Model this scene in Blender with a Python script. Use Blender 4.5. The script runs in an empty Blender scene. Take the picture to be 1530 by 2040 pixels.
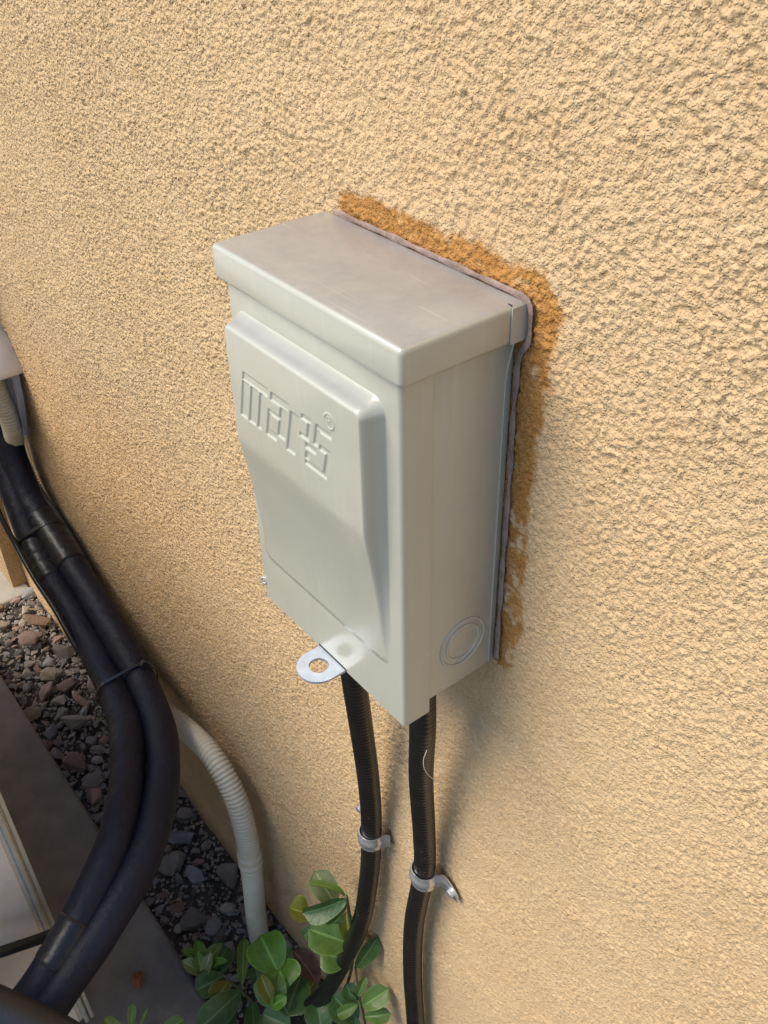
import bpy, bmesh, math, random
import numpy as np
from mathutils import Vector, Matrix, Quaternion

random.seed(7)
RNG = np.random.RandomState(11)
scene = bpy.context.scene
COL = scene.collection

# ------------------------------------------------------------------ camera
cam_d = bpy.data.cameras.new('camera')
cam = bpy.data.objects.new('camera', cam_d)
COL.objects.link(cam)
cam_d.sensor_fit = 'HORIZONTAL'
cam_d.sensor_width = 36.0
cam_d.lens = 45.087
cam_d.clip_start = 0.01
cam_d.clip_end = 500.0
_r = Vector((0.61827, 0.78571, -0.0202))
_u = Vector((-0.46382, 0.38549, 0.79766))
_f = Vector((-0.63452, 0.4838, -0.60276))
cam.matrix_world = Matrix(((_r.x, _u.x, -_f.x, 0.3483),
                           (_r.y, _u.y, -_f.y, -0.2899),
                           (_r.z, _u.z, -_f.z, 1.1669),
                           (0, 0, 0, 1)))
scene.camera = cam

# ------------------------------------------------------------------ light
TO_SUN = Vector((-0.31, -0.57, 0.76)).normalized()
world = bpy.data.worlds.new('World')
scene.world = world
world.use_nodes = True
wn = world.node_tree
bg = wn.nodes['Background']
sky = wn.nodes.new('ShaderNodeTexSky')
sky.sky_type = 'NISHITA'
sky.sun_disc = False
sky.sun_elevation = math.asin(TO_SUN.z)
sky.sun_rotation = math.atan2(TO_SUN.x, TO_SUN.y)
sky.air_density = 1.0
sky.dust_density = 0.3
sky.ozone_density = 3.0
wn.links.new(sky.outputs[0], bg.inputs[0])
bg.inputs[1].default_value = 0.14
sun_d = bpy.data.lights.new('sun', 'SUN')
sun_d.energy = 3.0
sun_d.angle = math.radians(40)
sun_d.color = (1.0, 0.895, 0.725)
sun = bpy.data.objects.new('sun', sun_d)
sun.rotation_euler = TO_SUN.to_track_quat('Z', 'Y').to_euler()
COL.objects.link(sun)

vs = scene.view_settings
vs.view_transform = 'Standard'
vs.look = 'None'
vs.gamma = 1.0
vs.exposure = 0.56
vs.use_curve_mapping = False
scene.cycles.diffuse_bounces = 2

# ------------------------------------------------------------------ helpers
def link(o, parent=None):
    COL.objects.link(o)
    if parent is not None:
        o.parent = parent
        o.matrix_parent_inverse = (Matrix.Translation(parent.location).inverted()
                                   if parent.type == 'EMPTY' else Matrix.Identity(4))
    return o

def tag(o, label=None, cat=None, group=None, kind=None):
    if label: o['label'] = label
    if cat: o['category'] = cat
    if group: o['group'] = group
    if kind: o['kind'] = kind
    return o

def empty(name, loc, label, cat, group=None):
    o = bpy.data.objects.new(name, None)
    o.empty_display_size = 0.02
    o.location = loc
    COL.objects.link(o)
    return tag(o, label, cat, group)

def smooth(me, flag=True):
    me.polygons.foreach_set('use_smooth', [flag] * len(me.polygons))

def mesh_obj(name, verts, faces, m, parent=None, sm=True):
    me = bpy.data.meshes.new(name)
    me.from_pydata([tuple(v) for v in verts], [], [tuple(f) for f in faces])
    me.materials.append(m)
    if sm: smooth(me)
    me.update()
    return link(bpy.data.objects.new(name, me), parent)

def bm_obj(name, bm, m, parent=None, sm=False):
    me = bpy.data.meshes.new(name)
    bmesh.ops.recalc_face_normals(bm, faces=bm.faces[:])
    bm.to_mesh(me); bm.free()
    me.materials.append(m)
    if sm:
        smooth(me)
        me.set_sharp_from_angle(angle=math.radians(40))
    return link(bpy.data.objects.new(name, me), parent)

def rbox(name, lo, hi, m, parent=None, r=0.002, seg=3):
    bm = bmesh.new()
    bmesh.ops.create_cube(bm, size=1.0)
    for v in bm.verts:
        v.co = Vector([lo[i] + (v.co[i] + 0.5) * (hi[i] - lo[i]) for i in range(3)])
    if r > 0:
        bmesh.ops.bevel(bm, geom=bm.edges[:], offset=r, segments=seg, profile=0.5, affect='EDGES')
    return bm_obj(name, bm, m, parent, True)

def grid_mesh(name, X, Y, Z, m, parent=None, attrs=None):
    """quad grid from 2-D coordinate arrays, written with foreach_set"""
    nr, nc = X.shape
    n = nr * nc
    co = np.empty((n, 3), np.float32)
    co[:, 0] = X.ravel(); co[:, 1] = Y.ravel(); co[:, 2] = Z.ravel()
    idx = np.arange(n, dtype=np.int32).reshape(nr, nc)
    q = np.stack([idx[:-1, :-1], idx[:-1, 1:], idx[1:, 1:], idx[1:, :-1]], -1).reshape(-1, 4)
    me = bpy.data.meshes.new(name)
    me.vertices.add(n)
    me.vertices.foreach_set('co', co.ravel())
    nf = len(q)
    me.loops.add(nf * 4)
    me.loops.foreach_set('vertex_index', q.ravel())
    me.polygons.add(nf)
    me.polygons.foreach_set('loop_start', np.arange(0, nf * 4, 4, dtype=np.int32))
    me.polygons.foreach_set('use_smooth', np.ones(nf, dtype=bool))
    me.update(calc_edges=True)
    me.validate()
    for k, a in (attrs or {}).items():
        at = me.attributes.new(k, 'FLOAT', 'POINT')
        at.data.foreach_set('value', a.astype(np.float32).ravel())
    me.materials.append(m)
    return link(bpy.data.objects.new(name, me), parent)

# numpy noise
def h2(ix, iy, seed):
    a = (ix.astype(np.int64) * 374761393 + iy.astype(np.int64) * 668265263 + seed * 982451653) & 0xFFFFFFFF
    a = ((a ^ (a >> 13)) * 1274126177) & 0xFFFFFFFF
    a = ((a ^ (a >> 16)) * 2246822519) & 0xFFFFFFFF
    return ((a ^ (a >> 15)) & 0xFFFFFF).astype(np.float32) / 16777216.0

def vnoise(x, y, seed=0):
    ix = np.floor(x); iy = np.floor(y)
    fx = (x - ix).astype(np.float32); fy = (y - iy).astype(np.float32)
    fx = fx * fx * (3 - 2 * fx); fy = fy * fy * (3 - 2 * fy)
    a = h2(ix, iy, seed); b = h2(ix + 1, iy, seed); c = h2(ix, iy + 1, seed); d = h2(ix + 1, iy + 1, seed)
    return (a + (b - a) * fx) * (1 - fy) + (c + (d - c) * fx) * fy

def blobs(x, y, seed=0, r=0.66):
    """irregular rounded grains on a jittered grid"""
    ix = np.floor(x); iy = np.floor(y)
    out = np.zeros(x.shape, np.float32)
    for dx in (-1, 0, 1):
        for dy in (-1, 0, 1):
            cx = ix + dx; cy = iy + dy
            px = cx + h2(cx, cy, seed); py = cy + h2(cx, cy, seed + 1)
            amp = 0.25 + 0.75 * h2(cx, cy, seed + 2)
            rr = r * (0.6 + 0.7 * h2(cx, cy, seed + 3))
            d2 = ((x - px) ** 2 + (y - py) ** 2) / (rr * rr)
            out = np.maximum(out, (amp * np.clip(1 - d2, 0, 1) ** 0.75).astype(np.float32))
    return out

# materials
class NT:
    def __init__(self, name):
        self.m = bpy.data.materials.new(name)
        self.m.use_nodes = True
        self.t = self.m.node_tree
        self.b = self.t.nodes['Principled BSDF']
        self.geo = None
    def n(self, typ, **kw):
        nd = self.t.nodes.new(typ)
        for k, v in kw.items():
            if k.startswith('i_'):
                key = k[2:]
                nd.inputs[int(key) if key.isdigit() else key].default_value = v
            else:
                setattr(nd, k, v)
        return nd
    def l(self, a, b): self.t.links.new(a, b)
    def pos(self):
        if self.geo is None:
            self.geo = self.n('ShaderNodeNewGeometry')
        return self.geo.outputs['Position']
    def noise(self, scale, detail=3, rough=0.55, vec=None):
        nd = self.n('ShaderNodeTexNoise')
        nd.inputs['Scale'].default_value = scale
        nd.inputs['Detail'].default_value = detail
        nd.inputs['Roughness'].default_value = rough
        self.l(vec or self.pos(), nd.inputs['Vector'])
        return nd.outputs['Fac']
    def ramp(self, fac, stops):
        nd = self.n('ShaderNodeValToRGB')
        cr = nd.color_ramp
        while len(cr.elements) < len(stops): cr.elements.new(0.5)
        for e, (p, c) in zip(cr.elements, stops):
            e.position = p
            e.color = (c, c, c, 1) if isinstance(c, (int, float)) else (*c, 1)
        self.l(fac, nd.inputs[0])
        return nd.outputs[0]
    def mix(self, fac, a, b):
        nd = self.n('ShaderNodeMix', data_type='RGBA')
        for sock, v in ((nd.inputs[0], fac), (nd.inputs[6], a), (nd.inputs[7], b)):
            if hasattr(v, 'links') or isinstance(v, bpy.types.NodeSocket): self.l(v, sock)
            elif isinstance(v, (int, float)): sock.default_value = v
            else: sock.default_value = (*v, 1)
        return nd.outputs[2]
    def math(self, op, a, b=0.0, clamp=False):
        nd = self.n('ShaderNodeMath', operation=op)
        nd.use_clamp = clamp
        for i, v in enumerate((a, b)):
            if isinstance(v, (int, float)): nd.inputs[i].default_value = v
            else: self.l(v, nd.inputs[i])
        return nd.outputs[0]
    def attr(self, name):
        nd = self.n('ShaderNodeAttribute'); nd.attribute_name = name
        return nd.outputs['Fac']
    def bump(self, h, dist, strength=1.0, prev=None):
        nd = self.n('ShaderNodeBump')
        nd.inputs['Distance'].default_value = dist
        nd.inputs['Strength'].default_value = strength
        self.l(h, nd.inputs['Height'])
        if prev is not None: self.l(prev, nd.inputs['Normal'])
        return nd.outputs[0]
    def out(self, color=None, rough=None, normal=None, metal=None, spec=None):
        for sock, v in (('Base Color', color), ('Roughness', rough), ('Normal', normal), ('Metallic', metal), ('Specular IOR Level', spec)):
            if v is None: continue
            s = self.b.inputs[sock]
            if isinstance(v, bpy.types.NodeSocket): self.l(v, s)
            elif isinstance(v, (int, float)): s.default_value = v
            else: s.default_value = (*v, 1)
        return self.m

def stucco_material(name, with_stain):
    k = NT(name)
    big = k.noise(7.0, 4, 0.6)
    mid = k.noise(60.0, 3, 0.6)
    fine = k.noise(620.0, 3, 0.65)
    c = k.mix(k.ramp(big, [(0.3, 0.0), (0.7, 1.0)]), (0.642, 0.430, 0.228), (0.692, 0.480, 0.265))
    c = k.mix(k.ramp(mid, [(0.35, 0.0), (0.75, 0.55)]), c, (0.715, 0.52, 0.305))
    # bare grey-lilac sand grains showing through the paint here and there
    g = k.noise(210.0, 2, 0.5)
    c = k.mix(k.ramp(g, [(0.69, 0.0), (0.76, 0.55)]), c, (0.40, 0.33, 0.29))
    c = k.mix(k.ramp(fine, [(0.30, 0.35), (0.48, 0.0)]), c, (0.36, 0.235, 0.12))
    if with_stain:
        s = k.attr('stain')
        oc = k.mix(k.ramp(k.noise(80.0, 4, 0.6), [(0.3, 0.0), (0.7, 1.0)]), (0.40, 0.165, 0.030), (0.52, 0.25, 0.065))
        c = k.mix(s, c, oc)
        c = k.mix(k.attr('dark_bands'), c, (0.11, 0.085, 0.07))
    wp = k.n('ShaderNodeVectorMath', operation='MULTIPLY_ADD')
    nz = k.n('ShaderNodeTexNoise'); nz.inputs['Scale'].default_value = 240.0
    k.l(k.pos(), nz.inputs['Vector']); k.l(nz.outputs['Color'], wp.inputs[0])
    wp.inputs[1].default_value = (0.0022, 0.0022, 0.0022); k.l(k.pos(), wp.inputs[2])
    hs_ = []
    for sc_ in (400.0, 800.0):
        vo = k.n('ShaderNodeTexVoronoi'); vo.inputs['Scale'].default_value = sc_
        k.l(wp.outputs[0], vo.inputs['Vector'])
        q = k.math('DIVIDE', vo.outputs['Distance'], 0.62)
        dome = k.math('SUBTRACT', 1.0, k.math('MULTIPLY', q, q), clamp=True)
        sp_ = k.n('ShaderNodeSeparateColor'); k.l(vo.outputs['Color'], sp_.inputs[0])
        hs_.append(k.math('MULTIPLY', dome, k.math('ADD', k.math('MULTIPLY', sp_.outputs[0], 0.75), 0.25)))
    n1 = k.bump(hs_[0], 0.0022, 0.9)
    n2 = k.bump(hs_[1], 0.0008, 0.8, n1)
    if with_stain:
        rf = k.attr('rough')
        for nd in k.t.nodes:
            if nd.type == 'BUMP' and nd.inputs['Distance'].default_value > 0.0015: k.l(rf, nd.inputs['Strength'])
    return k.out(c, 0.86, n2, spec=0.25)

M = {}
M['stucco'] = stucco_material('stucco', True)
M['stucco_plain'] = stucco_material('stucco_plain', False)

def paint_material(name, base, rough, dusty_dimmed=True):
    k = NT(name)
    blot = k.noise(38.0, 4, 0.65)
    c = k.mix(k.ramp(blot, [(0.35, 0.0), (0.7, 1.0)]), tuple(v * 0.95 for v in base), base)
    spk = k.noise(900.0, 2, 0.6)
    c = k.mix(k.ramp(spk, [(0.72, 0.0), (0.80, 0.25)]), c, tuple(min(1, v * 1.35) for v in base))
    # rain streaks and dried specks of dust
    ms = k.n('ShaderNodeMapping'); ms.inputs['Scale'].default_value = (170.0, 170.0, 9.0)
    k.l(k.pos(), ms.inputs[0])
    stv = k.noise(1.0, 4, 0.6, ms.outputs[0])
    c = k.mix(k.math('MULTIPLY', k.ramp(stv, [(0.52, 0.0), (0.72, 0.34)]), k.ramp(k.noise(16.0, 3, 0.5), [(0.4, 0.2), (0.65, 1.0)])), c, tuple(min(1, v * 1.22) for v in base))
    vs_ = k.n('ShaderNodeTexVoronoi'); vs_.inputs['Scale'].default_value = 330.0
    k.l(k.pos(), vs_.inputs['Vector'])
    c = k.mix(k.math('MULTIPLY', k.ramp(vs_.outputs['Distance'], [(0.10, 0.8), (0.17, 0.0)]), k.ramp(k.noise(40.0, 3, 0.6), [(0.55, 0.0), (0.66, 0.8)])), c, (0.66, 0.65, 0.60))
    r = k.math('ADD', k.math('MULTIPLY', blot, 0.22), rough - 0.10)
    if dusty_dimmed:  # dust on upward faces, its colour darkened to offset the sun on top
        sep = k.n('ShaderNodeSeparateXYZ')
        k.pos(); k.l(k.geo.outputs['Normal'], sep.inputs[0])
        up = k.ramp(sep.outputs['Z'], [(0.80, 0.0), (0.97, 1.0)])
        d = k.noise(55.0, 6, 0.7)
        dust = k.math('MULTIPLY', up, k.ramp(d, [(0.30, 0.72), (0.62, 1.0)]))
        dim_dust_col = k.mix(k.ramp(k.noise(24.0, 5, 0.7), [(0.35, 0.0), (0.7, 1.0)]), (0.285, 0.272, 0.265), (0.35, 0.338, 0.33))
        c = k.mix(dust, c, dim_dust_col)
        # pale rubbed scratches, long across the lid
        mp = k.n('ShaderNodeMapping'); mp.inputs['Rotation'].default_value = (0, 0, 1.12)
        mp.inputs['Scale'].default_value = (9.0, 520.0, 9.0)
        k.l(k.pos(), mp.inputs[0])
        sc = k.noise(1.0, 2, 0.5, mp.outputs[0])
        msk = k.math('MULTIPLY', k.ramp(sc, [(0.66, 0.0), (0.73, 1.0)]), k.ramp(k.noise(22.0, 2, 0.5), [(0.45, 0.0), (0.60, 0.5)]))
        c = k.mix(k.math('MULTIPLY', msk, up), c, (0.62, 0.60, 0.58))
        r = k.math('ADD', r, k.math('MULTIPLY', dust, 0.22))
    nb = k.bump(k.noise(420.0, 2, 0.5), 0.00012, 0.35)
    k.b.inputs['Coat Weight'].default_value = 0.8
    k.b.inputs['Coat Roughness'].default_value = 0.17
    return k.out(c, r, nb, spec=0.5)

BEIGE = (0.49, 0.478, 0.388)
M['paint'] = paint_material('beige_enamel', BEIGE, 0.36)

def simple(name, base, rough, metal=0.0, var=0.12, scale=60.0, bump=0.0, bscale=300.0, spec=0.5):
    k = NT(name)
    f = k.noise(scale, 4, 0.6)
    c = k.mix(k.ramp(f, [(0.3, 0.0), (0.7, 1.0)]), tuple(v * (1 - var) for v in base), tuple(min(1, v * (1 + var)) for v in base))
    nrm = k.bump(k.noise(bscale, 4, 0.6), bump, 1.0) if bump else None
    return k.out(c, rough, nrm, metal, spec)

M['galv'] = simple('galvanised_steel', (0.50, 0.55, 0.62), 0.42, 0.55, 0.12, 140.0, 0.0001, 500.0)
M['zinc'] = simple('bright_zinc', (0.66, 0.68, 0.70), 0.26, 0.75, 0.10, 200.0, 0.0001, 500.0)
M['dark_gap'] = simple('dark_gap', (0.02, 0.018, 0.016), 0.8)
M['sealant'] = simple('shade_tinted_sealant', (0.31, 0.22, 0.185), 0.8, 0, 0.3, 120.0, 0.0012, 260.0, 0.2)  # clear silicone, with the shade showing through it painted in as mauve
M['white_plastic'] = simple('white_plastic', (0.90, 0.90, 0.91), 0.35, 0, 0.03)
M['ac_white'] = simple('ac_ivory_enamel', (0.82, 0.79, 0.72), 0.32, 0, 0.03, 12.0)
M['ac_trim'] = simple('ac_trim', (0.50, 0.47, 0.36), 0.45, 0, 0.08)
M['teal'] = simple('teal_reflection', (0.12, 0.30, 0.33), 0.3)
M['rubber'] = simple('black_rubber', (0.016, 0.016, 0.018), 0.5, 0, 0.2, 40.0, 0.0003, 200.0)
M['cable'] = simple('black_cable', (0.014, 0.015, 0.018), 0.28, 0, 0.1)
M['tape'] = simple('black_vinyl_tape', (0.009, 0.010, 0.014), 0.38, 0, 0.2, 80.0, 0.0008, 90.0)
M['tie'] = simple('black_nylon', (0.012, 0.013, 0.016), 0.30, 0, 0.1)
M['concrete'] = simple('grey_pad', (0.20, 0.19, 0.18), 0.8, 0, 0.34, 11.0, 0.0006, 260.0, 0.3)
M['walk'] = simple('pale_concrete', (0.46, 0.42, 0.36), 0.9, 0, 0.12, 25.0, 0.0008, 240.0, 0.2)
M['twig'] = simple('dry_straw', (0.36, 0.25, 0.11), 0.8)

def conduit_material():
    k = NT('black_liquidtight')
    f = k.noise(45.0, 4, 0.6)
    c = k.mix(k.ramp(f, [(0.35, 0.0), (0.7, 1.0)]), (0.007, 0.007, 0.0075), (0.016, 0.014, 0.013))
    sp = k.n('ShaderNodeTexVoronoi'); sp.inputs['Scale'].default_value = 260.0
    k.l(k.pos(), sp.inputs['Vector'])
    sm = k.math('MULTIPLY', k.ramp(sp.outputs['Distance'], [(0.10, 1.0), (0.18, 0.0)]), k.ramp(k.noise(34.0, 3, 0.6), [(0.60, 0.0), (0.68, 0.8)]))
    c = k.mix(sm, c, (0.42, 0.40, 0.37))
    return k.out(c, 0.30, k.bump(k.noise(500.0, 3, 0.6), 0.0002, 0.6), spec=0.5)
M['conduit'] = conduit_material()

def foam_material():
    k = NT('black_foam')
    f = k.noise(9.0, 4, 0.6)
    c = k.mix(k.ramp(f, [(0.35, 0.0), (0.7, 1.0)]), (0.0042, 0.0058, 0.016), (0.0085, 0.011, 0.026))
    c = k.mix(k.ramp(k.noise(26.0, 6, 0.7), [(0.6, 0.0), (0.8, 0.35)]), c, (0.028, 0.027, 0.029))
    return k.out(c, 0.55, k.bump(k.noise(700.0, 3, 0.7), 0.0003, 0.5, k.bump(k.noise(34.0, 4, 0.6), 0.006, 0.55)), spec=0.35)
M['foam'] = foam_material()

def hose_material():
    k = NT('cream_hose')
    f = k.noise(20.0, 4, 0.6)
    c = k.mix(k.ramp(f, [(0.35, 0.0), (0.75, 1.0)]), (0.64, 0.57, 0.43), (0.72, 0.65, 0.50))
    return k.out(c, 0.42, None, spec=0.4)
M['hose'] = hose_material()

def stone_material(name, a, b):
    k = NT(name)
    oi = k.n('ShaderNodeObjectInfo')
    f = k.noise(45.0, 5, 0.65)
    c = k.mix(k.ramp(f, [(0.3, 0.0), (0.7, 1.0)]), a, b)
    hs = k.n('ShaderNodeHueSaturation')
    k.l(k.math('ADD', k.math('MULTIPLY', oi.outputs['Random'], 0.7), 0.65), hs.inputs['Value'])
    k.l(c, hs.inputs['Color'])
    nb = k.bump(k.noise(130.0, 5, 0.7), 0.003, 0.7)
    return k.out(hs.outputs[0], 0.85, nb, spec=0.25)
STONES = [stone_material('stone_greybrown', (0.20, 0.175, 0.155), (0.31, 0.275, 0.245)),
          stone_material('stone_slate', (0.18, 0.172, 0.17), (0.29, 0.28, 0.272)),
          stone_material('stone_rose', (0.24, 0.16, 0.135), (0.34, 0.24, 0.205)),
          stone_material('stone_tan', (0.27, 0.225, 0.18), (0.39, 0.335, 0.275)),
          stone_material('stone_rust', (0.25, 0.16, 0.10), (0.36, 0.24, 0.155))]

def soil_material():
    k = NT('soil')
    c = k.mix(k.ramp(k.noise(35.0, 6, 0.7), [(0.3, 0.0), (0.7, 1.0)]), (0.065, 0.055, 0.047), (0.14, 0.12, 0.104))
    c = k.mix(k.ramp(k.noise(240.0, 3, 0.6), [(0.58, 0.0), (0.7, 0.7)]), c, (0.17, 0.15, 0.13))
    return k.out(c, 0.95, k.bump(k.noise(160.0, 6, 0.7), 0.004, 0.9), spec=0.15)
M['soil'] = soil_material()

def leaf_material(name, base, tip):
    k = NT(name)
    v = k.math('ABSOLUTE', k.attr('lv'))
    s = k.attr('ls')
    rib = k.ramp(v, [(0.02, 1.0), (0.09, 0.0)])
    side = k.math('FRACT', k.math('SUBTRACT', k.math('MULTIPLY', s, 6.0), k.math('MULTIPLY', v, 1.6)))
    sv = k.ramp(side, [(0.0, 0.5), (0.10, 0.0)])
    blot = k.noise(120.0, 4, 0.6)
    c = k.mix(k.ramp(blot, [(0.3, 0.0), (0.72, 1.0)]), base, tip)
    lite = tuple(min(1, x * 1.9 + 0.03) for x in tip)
    c = k.mix(k.math('MULTIPLY', rib, 0.75), c, lite)
    c = k.mix(k.math('MULTIPLY', sv, 0.35), c, lite)
    c = k.mix(k.ramp(k.noise(330.0, 3, 0.6), [(0.68, 0.0), (0.73, 0.7)]), c, (0.17, 0.10, 0.035))
    edge = k.ramp(v, [(0.9, 0.0), (1.0, 0.5)])
    c = k.mix(edge, c, lite)
    k.out(c, 0.36, k.bump(k.math('SUBTRACT', blot, k.math('MULTIPLY', sv, 0.5)), 0.0008, 0.6), spec=0.45)
    tr = k.n('ShaderNodeBsdfTranslucent')
    k.l(c, tr.inputs[0])
    mx = k.n('ShaderNodeMixShader'); mx.inputs[0].default_value = 0.22
    k.l(k.b.outputs[0], mx.inputs[1]); k.l(tr.outputs[0], mx.inputs[2])
    k.l(mx.outputs[0], k.t.nodes['Material Output'].inputs[0])
    return k.m
LEAF = {'b': leaf_material('leaf_bright', (0.085, 0.21, 0.018), (0.14, 0.29, 0.036)),
        'g': leaf_material('leaf_green', (0.085, 0.165, 0.028), (0.135, 0.225, 0.048)),
        'p': leaf_material('leaf_pale', (0.18, 0.22, 0.085), (0.25, 0.28, 0.13)),
        'y': leaf_material('leaf_yellowgreen', (0.14, 0.17, 0.020), (0.20, 0.22, 0.035)),
        'o': leaf_material('leaf_olive', (0.13, 0.14, 0.020), (0.20, 0.19, 0.035)),
        'd': leaf_material('leaf_deep', (0.045, 0.105, 0.026), (0.080, 0.15, 0.045)),
        'm': leaf_material('leaf_dry', (0.16, 0.085, 0.065), (0.26, 0.15, 0.12)),
        'r': leaf_material('leaf_red', (0.20, 0.05, 0.02), (0.25, 0.09, 0.03))}
M['stem'] = simple('green_stem', (0.10, 0.11, 0.04), 0.6)

# curve sampling
def catmull(P, step):
    P = [Vector(p) for p in P]
    Q = [P[0] * 2 - P[1]] + P + [P[-1] * 2 - P[-2]]
    pts = []
    for i in range(1, len(Q) - 2):
        a, b, c, d = Q[i - 1], Q[i], Q[i + 1], Q[i + 2]
        n = max(4, int((c - b).length / 0.002))
        for j in range(n):
            t = j / n
            pts.append(0.5 * ((2 * b) + (c - a) * t + (2 * a - 5 * b + 4 * c - d) * t * t + (3 * b - a - 3 * c + d) * t ** 3))
    pts.append(Q[-2])
    out = [pts[0]]; acc = 0.0
    for p, q in zip(pts, pts[1:]):
        seg = (q - p).length
        while acc + seg >= step:
            t = (step - acc) / seg
            p = p.lerp(q, t); seg = (q - p).length; acc = 0.0
            out.append(p)
        acc += seg
    return out

def frames(pts):
    T = [(pts[min(i + 1, len(pts) - 1)] - pts[max(i - 1, 0)]).normalized() for i in range(len(pts))]
    n = T[0].orthogonal().normalized()
    out = []
    for t in T:
        n = (n - t * n.dot(t)).normalized()
        out.append((t, n, t.cross(n)))
    return out

def tube(name, P, rad, m, parent=None, seg=20, step=0.004, cap=True):
    """rad: number or function(arc length, angle, point) -> radius"""
    pts = catmull(P, step)
    fr = frames(pts)
    verts = []; faces = []
    for i, (p, (t, n, b)) in enumerate(zip(pts, fr)):
        for j in range(seg):
            a = 2 * math.pi * j / seg
            r = rad(i * step, a, p) if callable(rad) else rad
            verts.append(p + (n * math.cos(a) + b * math.sin(a)) * r)
    for i in range(len(pts) - 1):
        for j in range(seg):
            k = (j + 1) % seg
            faces.append((i * seg + j, i * seg + k, (i + 1) * seg + k, (i + 1) * seg + j))
    if cap:
        faces.append(tuple(range(seg - 1, -1, -1)))
        e = (len(pts) - 1) * seg
        faces.append(tuple(range(e, e + seg)))
    return mesh_obj(name, verts, faces, m, parent)

def ring(name, c, nrm, R, r, m, parent=None, seg=48, rs=8, flat=1.0):
    c = Vector(c); nrm = Vector(nrm).normalized()
    u = nrm.orthogonal().normalized(); w = nrm.cross(u)
    verts = []; faces = []
    for i in range(seg):
        a = 2 * math.pi * i / seg
        d = u * math.cos(a) + w * math.sin(a)
        for j in range(rs):
            b = 2 * math.pi * j / rs
            verts.append(c + d * (R + r * math.cos(b)) + nrm * (r * flat * math.sin(b)))
    for i in range(seg):
        for j in range(rs):
            i2 = (i + 1) % seg; j2 = (j + 1) % rs
            faces.append((i * rs + j, i2 * rs + j, i2 * rs + j2, i * rs + j2))
    return mesh_obj(name, verts, faces, m, parent)

# ------------------------------------------------------------------ ground
def ground_sheet():
    xs = np.concatenate([[-60, -20, -6, -2.5], np.arange(-1.3, 0.5, 0.006), [2, 6, 20, 60]])
    ys = np.concatenate([[-60, -20, -6, -1.5, -0.7], np.arange(-0.35, 0.02, 0.006), [0.1, 0.3, 2, 20]])
    X, Y = np.meshgrid(xs, ys)
    h = 0.007 * vnoise(X * 40, Y * 40, 3) + 0.004 * vnoise(X * 130, Y * 130, 5) - 0.006
    h += 0.02 * np.clip((X + 0.34) / 0.25, 0, 1) * np.clip((Y + 0.13) / 0.05, 0, 1) * 0.4
    h[np.abs(X) > 1.6] = 0
    return grid_mesh('ground', X, Y, h, M['soil'])
ground = tag(ground_sheet(), 'bare dark soil under the gravel between pad and wall', kind='structure')

walk = rbox('concrete_walk', (-6.0, -2.5, -0.10), (-1.088, -0.001, 0.014), M['walk'], None, 0.006, 3)
tag(walk, 'pale concrete walk beyond the gravel strip', kind='structure')

# ------------------------------------------------------------------ wall
def steps(a, b, f):
    out = [a]
    while out[-1] < b:
        out.append(out[-1] + f(out[-1]))
    return np.array(out)

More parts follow.
